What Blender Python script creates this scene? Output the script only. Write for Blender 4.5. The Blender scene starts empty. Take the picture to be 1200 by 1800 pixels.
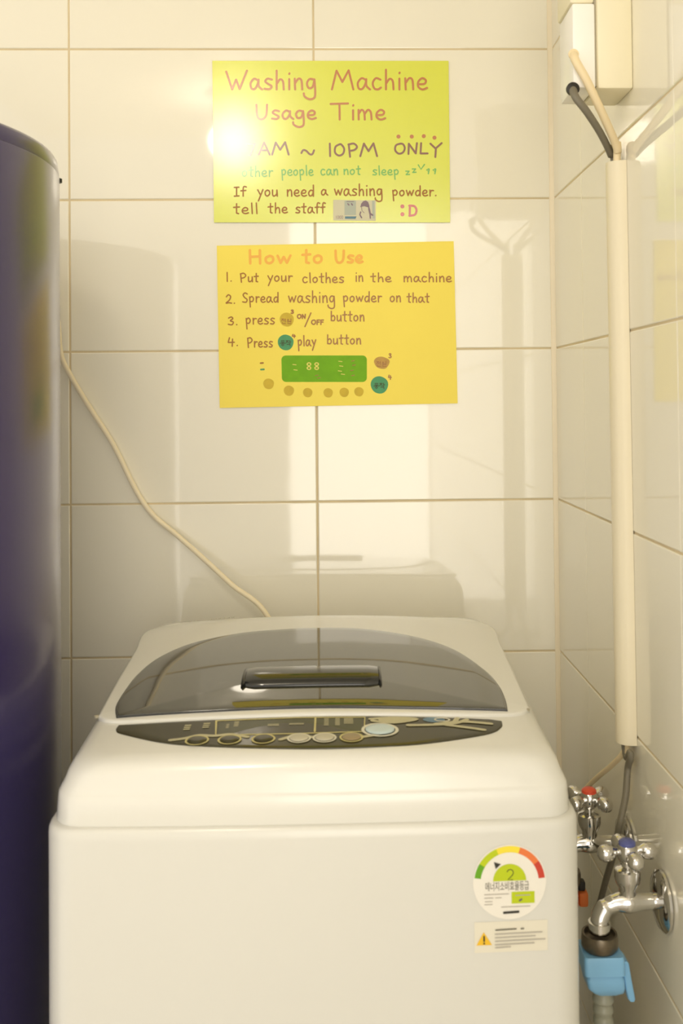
import bpy, bmesh, math, random
from mathutils import Vector, Matrix
random.seed(7)
SC = bpy.context.scene
COL = SC.collection
PI = math.pi

# ------------------------------------------------------------------ camera
F = 1750.0                                   # focal length in pixels of a 1200x1800 frame (35 mm lens)
CAM = Vector((.0324, -1.6465, 1.275))
YAW, PITCH, ROLL = .0253, .0189, -.0094
PX, PY = 634.6, 670.2                        # principal point (a shifted lens keeps the verticals upright)
fw = Vector((math.sin(YAW)*math.cos(PITCH), math.cos(YAW)*math.cos(PITCH), math.sin(PITCH)))
r0 = fw.cross(Vector((0, 0, 1))).normalized(); u0 = r0.cross(fw)
CR = r0*math.cos(ROLL)+u0*math.sin(ROLL); CU = -r0*math.sin(ROLL)+u0*math.cos(ROLL)
cd = bpy.data.cameras.new('camera'); cam = bpy.data.objects.new('camera', cd); COL.objects.link(cam)
M = Matrix((CR, CU, -fw)).transposed().to_4x4(); M.translation = CAM; cam.matrix_world = M
cd.sensor_fit = 'VERTICAL'; cd.sensor_height = 36; cd.sensor_width = 24; cd.lens = F/1800*36
cd.shift_x = (600-PX)/1800; cd.shift_y = (PY-900)/1800
cd.clip_start = .02
cd.dof.use_dof = True; cd.dof.focus_distance = 1.62; cd.dof.aperture_fstop = 8.0
SC.camera = cam

# ------------------------------------------------------------------ world, light, exposure
w = bpy.data.worlds.new('world'); SC.world = w; w.use_nodes = True
w.node_tree.nodes['Background'].inputs[0].default_value = (1, .93, .81, 1)
w.node_tree.nodes['Background'].inputs[1].default_value = 1.1
LAMP = Vector((-.31, -1.74, 2.13)); LAMP_E = 38.0
al = bpy.data.lights.new('front_fill_light', 'AREA'); al.shape = 'RECTANGLE'; al.size = 1.0; al.size_y = 1.9; al.energy = 20; al.color = (1, .94, .84)
ao = bpy.data.objects.new('front_fill_light', al); COL.objects.link(ao); ao.location = (.3, -3.25, 1.25); ao.rotation_euler = (PI/2, 0, 0)   # broad frontal fill light added behind the camera, its source unseen
SC.view_settings.view_transform = 'Standard'; SC.view_settings.look = 'None'
SC.view_settings.gamma = 1; SC.view_settings.use_curve_mapping = False
SC.view_settings.exposure = 0.2
SC.cycles.use_denoising = True
SC.cycles.max_bounces = 10; SC.cycles.diffuse_bounces = 6; SC.cycles.glossy_bounces = 6
SC.cycles.sample_clamp_indirect = 12

def at(px, py, y):                           # the point of the plane y that a pixel of the photograph shows
    d = fw+CR*((px-PX)/F)+CU*((PY-py)/F)
    return CAM+d*((y-CAM.y)/d.y)
def atx(px, py, x):
    d = fw+CR*((px-PX)/F)+CU*((PY-py)/F)
    return CAM+d*((x-CAM.x)/d.x)

# ------------------------------------------------------------------ materials
def lin(c):
    return tuple(((v/255)/12.92 if v/255 <= .04045 else ((v/255+.055)/1.055)**2.4) for v in c)+(1,)
def mat(name, rgb, rough=.5, metal=0, coat=0, coat_r=.05, coat_ior=1.5, bump=0, bscale=60, emit=0, vary=0, vscale=5, spec=.5, trans=0, bdetail=2, emit_rgb=None):
    m = bpy.data.materials.new(name); m.use_nodes = True
    nt = m.node_tree; b = nt.nodes['Principled BSDF']
    b.inputs['Base Color'].default_value = lin(rgb)
    b.inputs['Roughness'].default_value = rough
    b.inputs['Metallic'].default_value = metal
    b.inputs['Coat Weight'].default_value = coat
    b.inputs['Coat IOR'].default_value = coat_ior
    b.inputs['Coat Roughness'].default_value = coat_r
    b.inputs['Specular IOR Level'].default_value = spec
    b.inputs['Transmission Weight'].default_value = trans
    tc = nt.nodes.new('ShaderNodeTexCoord')
    if emit:
        b.inputs['Emission Color'].default_value = lin(emit_rgb or rgb); b.inputs['Emission Strength'].default_value = emit
    n2 = nt.nodes.new('ShaderNodeTexNoise'); n2.inputs['Scale'].default_value = vscale; n2.inputs['Detail'].default_value = 3
    nt.links.new(tc.outputs['Object'], n2.inputs['Vector'])
    mx = nt.nodes.new('ShaderNodeMix'); mx.data_type = 'RGBA'
    a = lin(rgb); v = vary if vary else .02
    mx.inputs[6].default_value = tuple(max(0, q*(1-v)) for q in a[:3])+(1,)
    mx.inputs[7].default_value = tuple(min(1, q*(1+v)) for q in a[:3])+(1,)
    nt.links.new(n2.outputs['Fac'], mx.inputs[0]); nt.links.new(mx.outputs[2], b.inputs['Base Color'])
    if bump:
        n = nt.nodes.new('ShaderNodeTexNoise'); n.inputs['Scale'].default_value = bscale; n.inputs['Detail'].default_value = bdetail
        nt.links.new(tc.outputs['Object'], n.inputs['Vector'])
        bp = nt.nodes.new('ShaderNodeBump'); bp.inputs['Strength'].default_value = 1; bp.inputs['Distance'].default_value = bump
        nt.links.new(n.outputs['Fac'], bp.inputs['Height']); nt.links.new(bp.outputs[0], b.inputs['Normal'])
        if coat: nt.links.new(bp.outputs[0], b.inputs['Coat Normal'])
    return m
MT = dict(
 tile=mat('glazed_tile', (241, 237, 221), .045, spec=.85, bump=.00012, bscale=9, vary=.015, vscale=4),
 grout=mat('grout', (214, 198, 162), .85, bump=.0004, bscale=300, vary=.25, vscale=9),
 seal=mat('silicone', (240, 228, 200), .4),
 paint=mat('ceiling_paint', (236, 230, 216), .7),
 floor=mat('floor_stone', (168, 160, 146), .35, bump=.0003, bscale=120, vary=.2, vscale=20),
 lime=mat('lime_paper', (216, 222, 0), .6, coat=1, coat_r=.18, coat_ior=1.85, bump=.000015, bscale=1200, bdetail=1),
 yellow=mat('yellow_paper', (252, 232, 96), .7, coat=.15, coat_r=.4, vary=.03, vscale=6),
 orange_ink=mat('orange_marker', (186, 104, 8), .5, spec=.3, coat=1, coat_r=.18, coat_ior=1.85),
 brown_ink=mat('brown_marker', (122, 62, 12), .5, spec=.3, coat=1, coat_r=.18, coat_ior=1.85),
 green_ink=mat('green_marker', (88, 172, 0), .5, spec=.3, coat=1, coat_r=.18, coat_ior=1.85),
 red_ink=mat('red_marker', (192, 56, 26), .5, spec=.3, coat=1, coat_r=.18, coat_ior=1.85),
 umber_ink=mat('umber_pen', (164, 108, 34), .6, spec=.3, coat=.4, coat_r=.2),
 pink_ink=mat('pale_marker', (250, 190, 90), .7),
 olive_ink=mat('olive_marker', (212, 184, 60), .7, vary=.15, vscale=90),
 tan_ink=mat('tan_marker', (196, 156, 82), .7, vary=.25, vscale=120),
 teal_ink=mat('teal_marker', (84, 160, 112), .7, vary=.15, vscale=90),
 leaf_ink=mat('bright_green_marker', (116, 178, 10), .7, vary=.15, vscale=80),
 pale_ink=mat('pale_dots', (240, 226, 120), .7),
 dark_ink=mat('dark_pen', (76, 92, 62), .7),
 note=mat('note_paper', (212, 208, 178), .5), note_grey=mat('note_grey', (178, 186, 172), .5),
 note_blue=mat('note_blue', (92, 132, 150), .5), note_plum=mat('note_plum', (132, 112, 124), .5),
 plastic=mat('white_plastic', (220, 219, 212), .22, coat=.3, coat_r=.1),
 steel_white=mat('white_enamel', (212, 211, 204), .3, coat=.3, coat_r=.15),
 glass=mat('smoked_lid', (42, 42, 34), .04, coat=.8, coat_r=.02, bump=.00004, bscale=14, spec=.7),
 panel=mat('smoked_panel', (58, 54, 34), .14, spec=.35, coat=0),
 black=mat('black_plastic', (20, 20, 20), .25),
 handle=mat('dark_handle', (22, 24, 24), .12, coat=.4),
 silver=mat('silver_print', (214, 210, 190), .4), gold=mat('gold_print', (196, 186, 126), .45),
 pale_btn=mat('pale_button', (188, 182, 160), .4), tan_btn=mat('tan_button', (150, 132, 98), .4),
 blue_btn=mat('ice_blue_button', (190, 206, 206), .3), blue_print=mat('blue_print', (96, 128, 150), .4),
 lcd=mat('display', (58, 60, 36), .3), smoke_print=mat('grey_print', (186, 180, 146), .5),
 crease=mat('grey_letters', (168, 160, 138), .6),
 fridge=mat('navy_metal', (46, 36, 92), .3, metal=.2, coat=.9, coat_r=.2, bump=.00003, bscale=900, vary=.08, vscale=200),
 fridge_trim=mat('navy_trim', (60, 50, 72), .2, metal=.5),
 cord=mat('cream_cord', (240, 228, 196), .45), cable=mat('cream_cable', (236, 218, 178), .5),
 grey_cable=mat('grey_cable', (120, 114, 98), .5),
 pvc=mat('cream_pvc', (232, 222, 194), .35), housing=mat('cream_housing', (238, 230, 200), .4),
 white=mat('white_cover', (248, 246, 240), .3),
 chrome=mat('chrome', (214, 212, 208), .09, metal=1, bump=.00005, bscale=80),
 dull=mat('worn_brass', (116, 106, 90), .35, metal=.8, vary=.3, vscale=120),
 red_cap=mat('red_cap', (226, 84, 56), .3), blue_cap=mat('blue_cap', (88, 96, 158), .3),
 blue=mat('blue_plastic', (128, 184, 226), .35, coat=.2), orange=mat('orange_plastic', (232, 122, 56), .4),
 rubber=mat('black_rubber', (36, 32, 28), .5),
 hose=mat('cream_hose', (206, 198, 168), .4), hose_grey=mat('grey_hose_end', (150, 150, 134), .35),
 label=mat('label_white', (232, 228, 218), .35), label_plain=mat('label_cream', (222, 217, 200), .4),
 e_green=mat('e_green', (96, 160, 12), .4), e_lime=mat('e_lime', (182, 198, 10), .4), e_yellow=mat('e_yellow', (238, 218, 60), .4),
 e_orange=mat('e_orange', (226, 120, 60), .4), e_red=mat('e_red', (196, 62, 42), .4), e_black=mat('e_black', (40, 38, 30), .4),
 e_grey=mat('e_grey', (176, 170, 160), .5), e_dark=mat('e_dark', (110, 106, 92), .5), warn=mat('warn_yellow', (232, 186, 40), .4),
 lamp=mat('lamp_glass', (255, 244, 222), .4, emit=LAMP_E, emit_rgb=(255, 244, 224)), lampbase=mat('lamp_base', (230, 228, 222), .4))

# ------------------------------------------------------------------ helpers
def link(name, me, m, parent=None, smooth=True, angle=40):
    if m: me.materials.append(MT[m])
    if smooth:
        me.polygons.foreach_set('use_smooth', [True]*len(me.polygons))
        me.set_sharp_from_angle(angle=math.radians(angle))
    o = bpy.data.objects.new(name, me); COL.objects.link(o)
    if parent: o.parent = parent
    return o
def from_bm(name, bm, m, parent=None, smooth=True, angle=40):
    bmesh.ops.recalc_face_normals(bm, faces=bm.faces)
    me = bpy.data.meshes.new(name); bm.to_mesh(me); bm.free()
    return link(name, me, m, parent, smooth, angle)
def from_py(name, v, f, m, parent=None, smooth=True, angle=40, recalc=True):
    me = bpy.data.meshes.new(name); me.from_pydata([tuple(a) for a in v], [], f)
    if recalc:
        bm = bmesh.new(); bm.from_mesh(me); bmesh.ops.recalc_face_normals(bm, faces=bm.faces); bm.to_mesh(me); bm.free()
    return link(name, me, m, parent, smooth, angle)
def thing(name, label, cat, group=None, loc=None):
    o = bpy.data.objects.new(name, None); COL.objects.link(o); o['label'] = label; o['category'] = cat
    if group: o['group'] = group
    if loc: o.location = loc
    o.empty_display_size = .05
    return o
def tag(o, label, cat, group=None):
    o['label'] = label; o['category'] = cat
    if group: o['group'] = group
    return o
def rebase(t, loc):                          # put an Empty at its thing's base, leaving the parts where they are
    bpy.context.view_layer.update()
    t.location = loc
    for c in t.children:
        c.location = c.location-Vector(loc)
def box_bm(lo, hi, bev=0, seg=2):
    bm = bmesh.new(); bmesh.ops.create_cube(bm, size=1)
    lo, hi = Vector(lo), Vector(hi)
    for v in bm.verts: v.co = Vector(((v.co.x+.5)*(hi.x-lo.x)+lo.x, (v.co.y+.5)*(hi.y-lo.y)+lo.y, (v.co.z+.5)*(hi.z-lo.z)+lo.z))
    if bev: bmesh.ops.bevel(bm, geom=bm.edges[:], offset=bev, segments=seg, affect='EDGES', profile=.5)
    return bm
def box(name, lo, hi, m, parent=None, bev=0, seg=2):
    return from_bm(name, box_bm(lo, hi, bev, seg), m, parent)
def catmull(P, n=8, closed=False):
    P = [Vector(p) for p in P]; out = []
    N = len(P)
    for i in range(N if closed else N-1):
        if closed: a, b, c, d = P[i-1], P[i], P[(i+1) % N], P[(i+2) % N]
        else: a, b, c, d = P[max(i-1, 0)], P[i], P[i+1], P[min(i+2, N-1)]
        for k in range(n):
            t = k/n
            out.append(.5*((2*b)+(c-a)*t+(2*a-5*b+4*c-d)*t*t+(3*b-a-3*c+d)*t**3))
    if not closed: out.append(P[-1])
    return out
def tube(name, path, rad, m, parent=None, n=16, flat=1.0, caps=True):
    path = [Vector(p) for p in path]; L = len(path)
    rr = rad if isinstance(rad, (list, tuple)) else [rad]*L
    v, f = [], []
    up = None
    for i, p in enumerate(path):
        t = (path[min(i+1, L-1)]-path[max(i-1, 0)]).normalized()
        if up is None: up = Vector((0, 0, 1)) if abs(t.z) < .9 else Vector((0, 1, 0))
        s = t.cross(up).normalized(); up = s.cross(t).normalized()
        for k in range(n):
            a = 2*PI*k/n
            v.append(p+(s*math.cos(a)+up*math.sin(a)*flat)*rr[i])
    for i in range(L-1):
        for k in range(n):
            a, b = i*n+k, i*n+(k+1) % n
            f.append((a, b, b+n, a+n))
    if caps: f += [tuple(range(n))[::-1], tuple(range((L-1)*n, L*n))]
    return from_py(name, v, f, m, parent)
def lathe(name, prof, origin, axis, m, parent=None, n=32, squash=None):   # prof: (radius, distance along axis)
    ax = Vector(axis).normalized(); s = ax.orthogonal().normalized(); u = ax.cross(s)
    v, f = [], []
    for r, h in prof:
        for k in range(n):
            a = 2*PI*k/n; v.append(Vector(origin)+ax*h+(s*math.cos(a)+u*math.sin(a))*max(r, 1e-5))
    for i in range(len(prof)-1):
        for k in range(n):
            a, b = i*n+k, i*n+(k+1) % n; f.append((a, b, b+n, a+n))
    f += [tuple(range(n))[::-1], tuple(range((len(prof)-1)*n, len(prof)*n))]
    return from_py(name, v, f, m, parent)
def ball_prof(r, off=0, n=8): return [(r*math.sin(PI*i/n), off-r*math.cos(PI*i/n)) for i in range(n+1)]
def rrect(x0, x1, y0, y1, r, n=8, bow=0):    # counter-clockwise rounded rectangle, front side (y0) bowed outward
    P = []
    def side(a, b, k):
        for i in range(k): P.append((a[0]+(b[0]-a[0])*i/k, a[1]+(b[1]-a[1])*i/k))
    def arc(cx, cy, a0):
        for i in range(n): a = a0+PI/2*i/n; P.append((cx+r*math.cos(a), cy+r*math.sin(a)))
    side((x0+r, y0), (x1-r, y0), 16); arc(x1-r, y0+r, -PI/2); side((x1, y0+r), (x1, y1-r), 10); arc(x1-r, y1-r, 0)
    side((x1-r, y1), (x0+r, y1), 16); arc(x0+r, y1-r, PI/2); side((x0, y1-r), (x0, y0+r), 10); arc(x0+r, y0+r, PI)
    xm, hw, ym = (x0+x1)/2, (x1-x0)/2, y0+(y1-y0)*.5
    return [(x, y-bow*max(0, 1-((x-xm)/hw)**2)*max(0, min(1, (ym-y)/(ym-y0)))) for x, y in P]
def loft(rings, cap0=True, cap1=True):
    v, f = [], []; n = len(rings[0])
    for R in rings: v += [tuple(p) for p in R]
    for i in range(len(rings)-1):
        for k in range(n):
            a, b = i*n+k, i*n+(k+1) % n; f.append((a, b, b+n, a+n))
    if cap0: f.append(tuple(range(n))[::-1])
    if cap1: f.append(tuple(range((len(rings)-1)*n, len(rings)*n)))
    return v, f
class Flat:                                   # collects flat print (strokes, discs, polygons) in 2-D and lays it on a surface
    def __init__(s, mp): s.v, s.f, s.mp, s.lay = [], [], mp, []
    def poly(s, P):
        b = len(s.v); s.v += [tuple(p[:2]) for p in P]; s.lay += [len(s.f)]*len(P); s.f.append(tuple(range(b, b+len(P)))); return s
    def disc(s, x, y, rx, ry=None, n=20, wob=0):
        ry = ry or rx
        return s.poly([(x+rx*(1+wob*math.sin(3*a+x))*math.cos(a), y+ry*(1+wob*math.cos(2*a+y))*math.sin(a)) for a in [2*PI*k/n for k in range(n)]])
    def ring(s, x, y, rx, ry, w, a0=0, a1=2*PI, n=28):
        for k in range(n):
            a, b = a0+(a1-a0)*k/n, a0+(a1-a0)*(k+1)/n
            s.poly([(x+rx*math.cos(a), y+ry*math.sin(a)), (x+rx*math.cos(b), y+ry*math.sin(b)), (x+(rx-w)*math.cos(b), y+(ry-w)*math.sin(b)), (x+(rx-w)*math.cos(a), y+(ry-w)*math.sin(a))])
        return s
    def line(s, P, w):
        P = [Vector((p[0], p[1])) for p in P]
        if len(P) == 1: return s.disc(P[0].x, P[0].y, w*.6, n=8)
        L, R = [], []
        for i, p in enumerate(P):
            t = P[min(i+1, len(P)-1)]-P[max(i-1, 0)]
            if t.length < 1e-9: t = Vector((1, 0))
            t.normalize(); q = Vector((-t.y, t.x))*w/2; L.append(p+q); R.append(p-q)
        for i in range(len(P)-1): s.poly([L[i], L[i+1], R[i+1], R[i]])
        s.disc(P[0].x, P[0].y, w/2, n=8); s.disc(P[-1].x, P[-1].y, w/2, n=8); return s
    def text(s, body, x, y, size, wx=1.0):
        c = bpy.data.curves.new('t', 'FONT'); c.body = body; c.size = size; c.resolution_u = 3
        o = bpy.data.objects.new('t', c); COL.objects.link(o)
        bpy.context.view_layer.update()
        me = bpy.data.meshes.new_from_object(o.evaluated_get(bpy.context.evaluated_depsgraph_get()))
        b = len(s.v); s.v += [(x+q.co.x*wx, y+q.co.y) for q in me.vertices]; s.lay += [0]*len(me.vertices)
        s.f += [tuple(b+i for i in p.vertices) for p in me.polygons]
        bpy.data.objects.remove(o); bpy.data.curves.remove(c); bpy.data.meshes.remove(me); return s
    def make(s, name, m, parent):
        o_, a, b = (Vector(s.mp(*q)) for q in ((s.v[0][0], s.v[0][1]), (s.v[0][0]+.01, s.v[0][1]), (s.v[0][0], s.v[0][1]+.01)))
        N = (a-o_).cross(b-o_).normalized()          # every stroke a hair above the one before, as ink on ink
        st_ = min(4e-6, 3e-4/max(1, len(s.f)))
        return from_py(name, [Vector(s.mp(*p))+N*(l*st_) for p, l in zip(s.v, s.lay)], s.f, m, parent, smooth=False, recalc=False)

# ------------------------------------------------------------------ room shell
XR, XL, YF_, ZC = .398, -1.02, -3.3, 2.32
PH, PV, ZJ = .404, .2505, 1.108
def struct(name, lo, hi, m):
    o = box(name, lo, hi, m); o['kind'] = 'structure'; return o
struct('floor', (XL-.1, YF_-.1, -.1), (XR+.1, .1, 0), 'floor')
struct('ceiling', (XL-.1, -2.3, ZC), (XR+.1, .1, ZC+.1), 'paint')
wb = struct('wall_back', (XL-.1, .0012, 0), (XR+.1, .1, ZC), 'grout')
wr = struct('wall_right', (XR+.0012, -2.3, 0), (XR+.1, .0012, ZC), 'grout')
rows = [0]+[ZJ+PV*k for k in range(-4, 5)]+[ZC]
tmesh = {}
J = .0026
def tile_obj(wall, W, H, loc, rot):
    key = (round(W, 4), round(H, 4))
    if key not in tmesh:
        bm = box_bm((-W/2, 0, -H/2), (W/2, .008, H/2))
        bmesh.ops.bevel(bm, geom=[e for e in bm.edges if all(v.co.y < .001 for v in e.verts)], offset=.0016, segments=2, affect='EDGES', profile=.5)
        bmesh.ops.recalc_face_normals(bm, faces=bm.faces)
        me = bpy.data.meshes.new('tile'); bm.to_mesh(me); bm.free(); me.materials.append(MT['tile'])
        me.polygons.foreach_set('use_smooth', [True]*len(me.polygons)); me.set_sharp_from_angle(angle=math.radians(8))
        tmesh[key] = me
    o = bpy.data.objects.new('tile', tmesh[key]); COL.objects.link(o); o.parent = wall
    o.location = loc; o.rotation_euler = rot
cols_b = [-1.01, -2*PH, -PH, 0, XR-.0065]
cols_r = [0, -.186, -.59, -.994, -1.398, -1.802, -2.206]
for k in range(len(rows)-1):
    z0, z1 = rows[k]+J/2, rows[k+1]-J/2
    for i in range(len(cols_b)-1):
        a, b = cols_b[i]+J/2, cols_b[i+1]-(J/2 if i < 3 else 0)
        tile_obj(wb, b-a, z1-z0, ((a+b)/2, random.uniform(-.0001, .0001), (z0+z1)/2), (random.uniform(-.0006, .0006), 0, random.uniform(-.0006, .0006)))
    for i in range(len(cols_r)-1):
        a, b = cols_r[i]-(.0003 if i else .002), cols_r[i+1]+.0003
        tile_obj(wr, a-b, z1-z0, (XR, (a+b)/2, (z0+z1)/2), (0, random.uniform(-.0006, .0006), -PI/2+random.uniform(-.001, .001)))
v, f = loft([[(XR-.0075, .001, z), (XR-.0065, -.0004, z), (XR-.002, -.0012, z), (XR+.001, -.0026, z), (XR+.001, .001, z)] for z in (0.001, ZC-.001)])
o = from_py('trim_1', v, f, 'seal'); o['kind'] = 'structure'

# ceiling lamp (behind the camera, mirrored in the tiles and the laminated notice)
t = thing('ceiling_lamp', 'round opal glass ceiling lamp behind the camera, above the washing area', 'lamp')
lathe('base', [(.09, ZC-.0), (.09, ZC-.02), (.075, ZC-.03)], (LAMP.x, LAMP.y, 0), (0, 0, 1), 'lampbase', t)
R_ = .08
lathe('shade', [(max(1e-4, R_*math.sin(a)), LAMP.z+.02+.1-R_*1.15-R_*.95*math.cos(a)) for a in [PI*i/14 for i in range(12)]], (LAMP.x, LAMP.y, 0), (0, 0, 1), 'lamp', t)
rebase(t, (LAMP.x, LAMP.y, ZC))

# ------------------------------------------------------------------ washing machine
XC, YB, YFR = .0067, -.135, -.655
BW = .2672
def T(x, y): return .912+(y+.64)*.076+.008*(1-min(1, ((x-XC)/.27)**2))
def yfront(x): return YFR-.006*max(0, 1-((x-XC)/BW)**2)
wm = thing('washing_machine', 'white top loading washing machine with a smoked lid under the notices', 'washing machine')
def plan(inset, r=.03, bow=.006): return rrect(XC-BW+inset, XC+BW-inset, YFR+inset, YB-inset, max(.004, r-inset*.3), bow=bow)
def ring(inset, z, r=.03): return [(x, y, z(x, y) if callable(z) else z) for x, y in plan(inset, r)]
v, f = loft([ring(.01, .03), ring(.001, .035), ring(0, .05), ring(0, .845), ring(.0004, .851), ring(.002, .855), ring(.0045, .8565), ring(.012, .8565)])
from_py('body', v, f, 'steel_white', wm)
rings = [ring(.012, .8555), ring(.0075, .8555), ring(.0066, .858), ring(.008, .878), ring(.0088, .8845), ring(.0096, .8853), ring(.0104, .888), ring(.0135, lambda x, y: T(x, y)-.021),
         ring(.0165, lambda x, y: T(x, y)-.0125, .034), ring(.0215, lambda x, y: T(x, y)-.0055, .038), ring(.028, lambda x, y: T(x, y)-.0015, .042), ring(.037, T, .046)]
last = [(x, y) for x, y, z in rings[-1]]; cx, cy = XC, -.395
for s in (.85, .7, .55, .4, .25, .1): rings.append([(cx+(x-cx)*s, cy+(y-cy)*s, T(cx+(x-cx)*s, cy+(y-cy)*s)) for x, y in last])
v, f = loft(rings)
from_py('top_cover', v, f, 'plastic', wm, angle=60)
for sx in (-1, 1):
    for y in (-.6, -.19):
        lathe('foot', [(.02, 0), (.024, .004), (.022, .03), (.012, .036)], (XC+sx*.22, y, 0), (0, 0, 1), 'rubber', wm)
def patch(name, out, off, thick, bulge, m, parent, rim=.002, c=None, nr=10, recess=0):   # a lid-like slab that follows the sloping top
    c = c or (sum(p[0] for p in out)/len(out), sum(p[1] for p in out)/len(out))
    R = []
    R.append([(x, y, T(x, y)+off-thick) for x, y in out])
    R.append([(x, y, T(x, y)+off-rim*.6) for x, y in out])
    for e in (.4, .85, 1.3):
        R.append([])
        for x, y in out:
            d = math.hypot(x-c[0], y-c[1]); s = 1-rim*e/d
            X, Y = c[0]+(x-c[0])*s, c[1]+(y-c[1])*s
            R[-1].append((X, Y, T(X, Y)+off-rim*.6*max(0, 1-e/1.3)**2))
    base = R[-1]
    for k in range(1, nr):
        s = 1-k/nr
        R.append([(c[0]+(x-c[0])*s, c[1]+(y-c[1])*s, T(c[0]+(x-c[0])*s, c[1]+(y-c[1])*s)+off+bulge*(1-s*s)) for x, y, z in base])
    v, f = loft(R)
    return from_py(name, v, f, m, parent, angle=50)
def X(P, n=6): return [(p.x+XC, p.y) for p in catmull([(a, b, 0) for a, b in P], n, False)]
lid_o = X([(-.243, -.518), (-.2455, -.42), (-.2465, -.3), (-.2475, -.215), (-.2, -.19), (-.136, -.178), (0, -.172), (.136, -.178), (.2, -.19), (.2455, -.215), (.2455, -.3), (.2435, -.42), (.241, -.518)])+X([(.241, -.52), (.214, -.5405), (.11, -.543), (0, -.5405), (-.11, -.543), (-.216, -.5405), (-.243, -.52)])
lid = patch('lid', lid_o, .0035, .006, .003, 'plastic', wm, rim=.0025, c=(XC, -.38))
win_o = X([(-.219, -.5335), (-.2265, -.5), (-.2265, -.455), (-.222, -.395), (-.207, -.336), (-.171, -.283), (-.113, -.249), (-.06, -.238), (-.005, -.2335), (.06, -.24), (.131, -.275), (.178, -.327), (.206, -.402), (.215, -.455), (.2155, -.5), (.2125, -.534)])+X([(.2125, -.534), (.11, -.533), (0, -.529), (-.11, -.531), (-.219, -.5335)])[1:-1]
def inner(out, c, d): return [(c[0]+(x-c[0])*(1-d/math.hypot(x-c[0], y-c[1])), c[1]+(y-c[1])*(1-d/math.hypot(x-c[0], y-c[1]))) for x, y in out]
wc = (XC-.003, -.42)
win_o = [(x, y-.009*max(0, (y+.53)/.3)) for x, y in win_o]
patch('window_seal', inner(win_o, wc, -.0012), .0052, .002, 0, 'black', wm, rim=.0008, c=wc, nr=3)
patch('lid_window', win_o, .0066, .003, .004, 'glass', wm, rim=.0018, c=wc, nr=14)
# grip: a rounded dark bar across the window with black ends
hz = lambda x, y: T(x, y)+.0095
def bar(x0, x1, y0, y1, h, n=12, m=14):
    R = []
    for i in range(m+1):
        x = x0+(x1-x0)*i/m; e = 1 if 0 < i < m else .9
        R.append([(x, (y0+y1)/2+(y1-y0)/2*math.cos(a)*e, hz(x, (y0+y1)/2)-.004+h*e*(math.sin(a)**.8)) for a in [PI*k/n for k in range(n+1)]]+[(x, y0, hz(x, y0)-.006), (x, y1, hz(x, y1)-.006)][::-1][::-1])
    return R
hd = from_py('lid_handle', *loft(bar(XC-.084, XC+.073, -.476, -.408, .0125)), 'handle', wm, angle=60)
for x0, x1 in ((XC-.0885, XC-.0842), (XC+.0732, XC+.0765)):
    from_py('handle_end', *loft(bar(x0, x1, -.480, -.406, .011, m=2)), 'black', hd)
# control panel
pan_o = X([(-.215, -.5485), (-.2145, -.56), (-.204, -.572), (-.149, -.6035), (-.075, -.6205), (0, -.627), (.06, -.625), (.116, -.6165), (.18, -.592), (.2, -.572), (.2035, -.5555)])+X([(.2035, -.5525), (.1, -.5475), (0, -.5455), (-.1, -.5465), (-.215, -.5475)])[1:]
pan = patch('control_panel', pan_o, .0012, .003, .0, 'panel', wm, rim=.001, c=(XC, -.575))
top = lambda off: (lambda x, y: (x+XC, y, T(x+XC, y)+off))
def prt(name, m, fn, off=.0017, parent=None):
    fl = Flat(top(off)); fn(fl); return fl.make(name, m, parent or pan)
def st(o): o['kind'] = 'stuff'; return o
def frame(fl):
    fl.line([(-.108, -.551), (-.104, -.589), (-.02, -.592), (.052, -.589), (.054, -.551), (-.02, -.5495), (-.108, -.551)], .0024)
    fl.line([(0, -.551), (0, -.588)], .002)
st(prt('display_frame', 'gold', frame))
prt('display', 'lcd', lambda fl: fl.poly([(-.105, -.553), (-.102, -.587), (-.02, -.59), (.05, -.587), (.051, -.553), (-.02, -.5515)]), .0014)
def marks(fl):
    for x, y, w_, h_ in [(-.085, -.561, .005, .014), (-.094, -.566, .003, .012), (-.045, -.567, .012, .006), (-.02, -.566, .016, .004), (.012, -.562, .005, .02), (.024, -.562, .005, .02), (.036, -.56, .01, .016)]:
        k = max(2, int(h_/.003))
        for i in range(k): fl.poly([(x-w_/2, y-h_/2+i*h_/k), (x+w_/2, y-h_/2+i*h_/k), (x+w_/2, y-h_/2+(i+.55)*h_/k), (x-w_/2, y-h_/2+(i+.55)*h_/k)])
st(prt('display_print', 'smoke_print', marks))
def small(fl):
    for x, y in ((-.137, -.566), (-.117, -.563)):
        for i in range(3): fl.poly([(x-.004, y-.006+i*.005), (x+.003, y-.006+i*.005), (x+.0035, y-.003+i*.005), (x-.0035, y-.003+i*.005)])
st(prt('indicator_print', 'smoke_print', small))
def swoosh(fl):
    for a in ([(-.15, -.597), (-.135, -.594), (-.122, -.588), (-.105, -.591), (-.088, -.589), (-.07, -.597)], [(-.035, -.606), (-.02, -.598), (-.002, -.602)], [(.045, -.604), (.058, -.6), (.07, -.594)],
              [(.06, -.556), (.085, -.5525), (.11, -.556), (.085, -.566), (.062, -.561)], [(.1, -.573), (.13, -.571), (.152, -.566), (.165, -.556)], [(.14, -.571), (.165, -.578), (.18, -.583)], [(.13, -.569), (.16, -.562), (.19, -.566)], [(.15, -.5655), (.155, -.553)]):
        fl.line([(p.x, p.y) for p in catmull([(x, y, 0) for x, y in a], 6)], .0055)
st(prt('flourish_print', 'smoke_print', swoosh))
prt('oval_print', 'smoke_print', lambda fl: fl.disc(.086, -.558, .018, .0065), .0019)
prt('temperature_print', 'blue_print', lambda fl: fl.disc(.129, -.557, .012, .007), .0016)
prt('temperature_ring', 'silver', lambda fl: fl.ring(.138, -.5575, .009, .0055, .002), .002)
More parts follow.
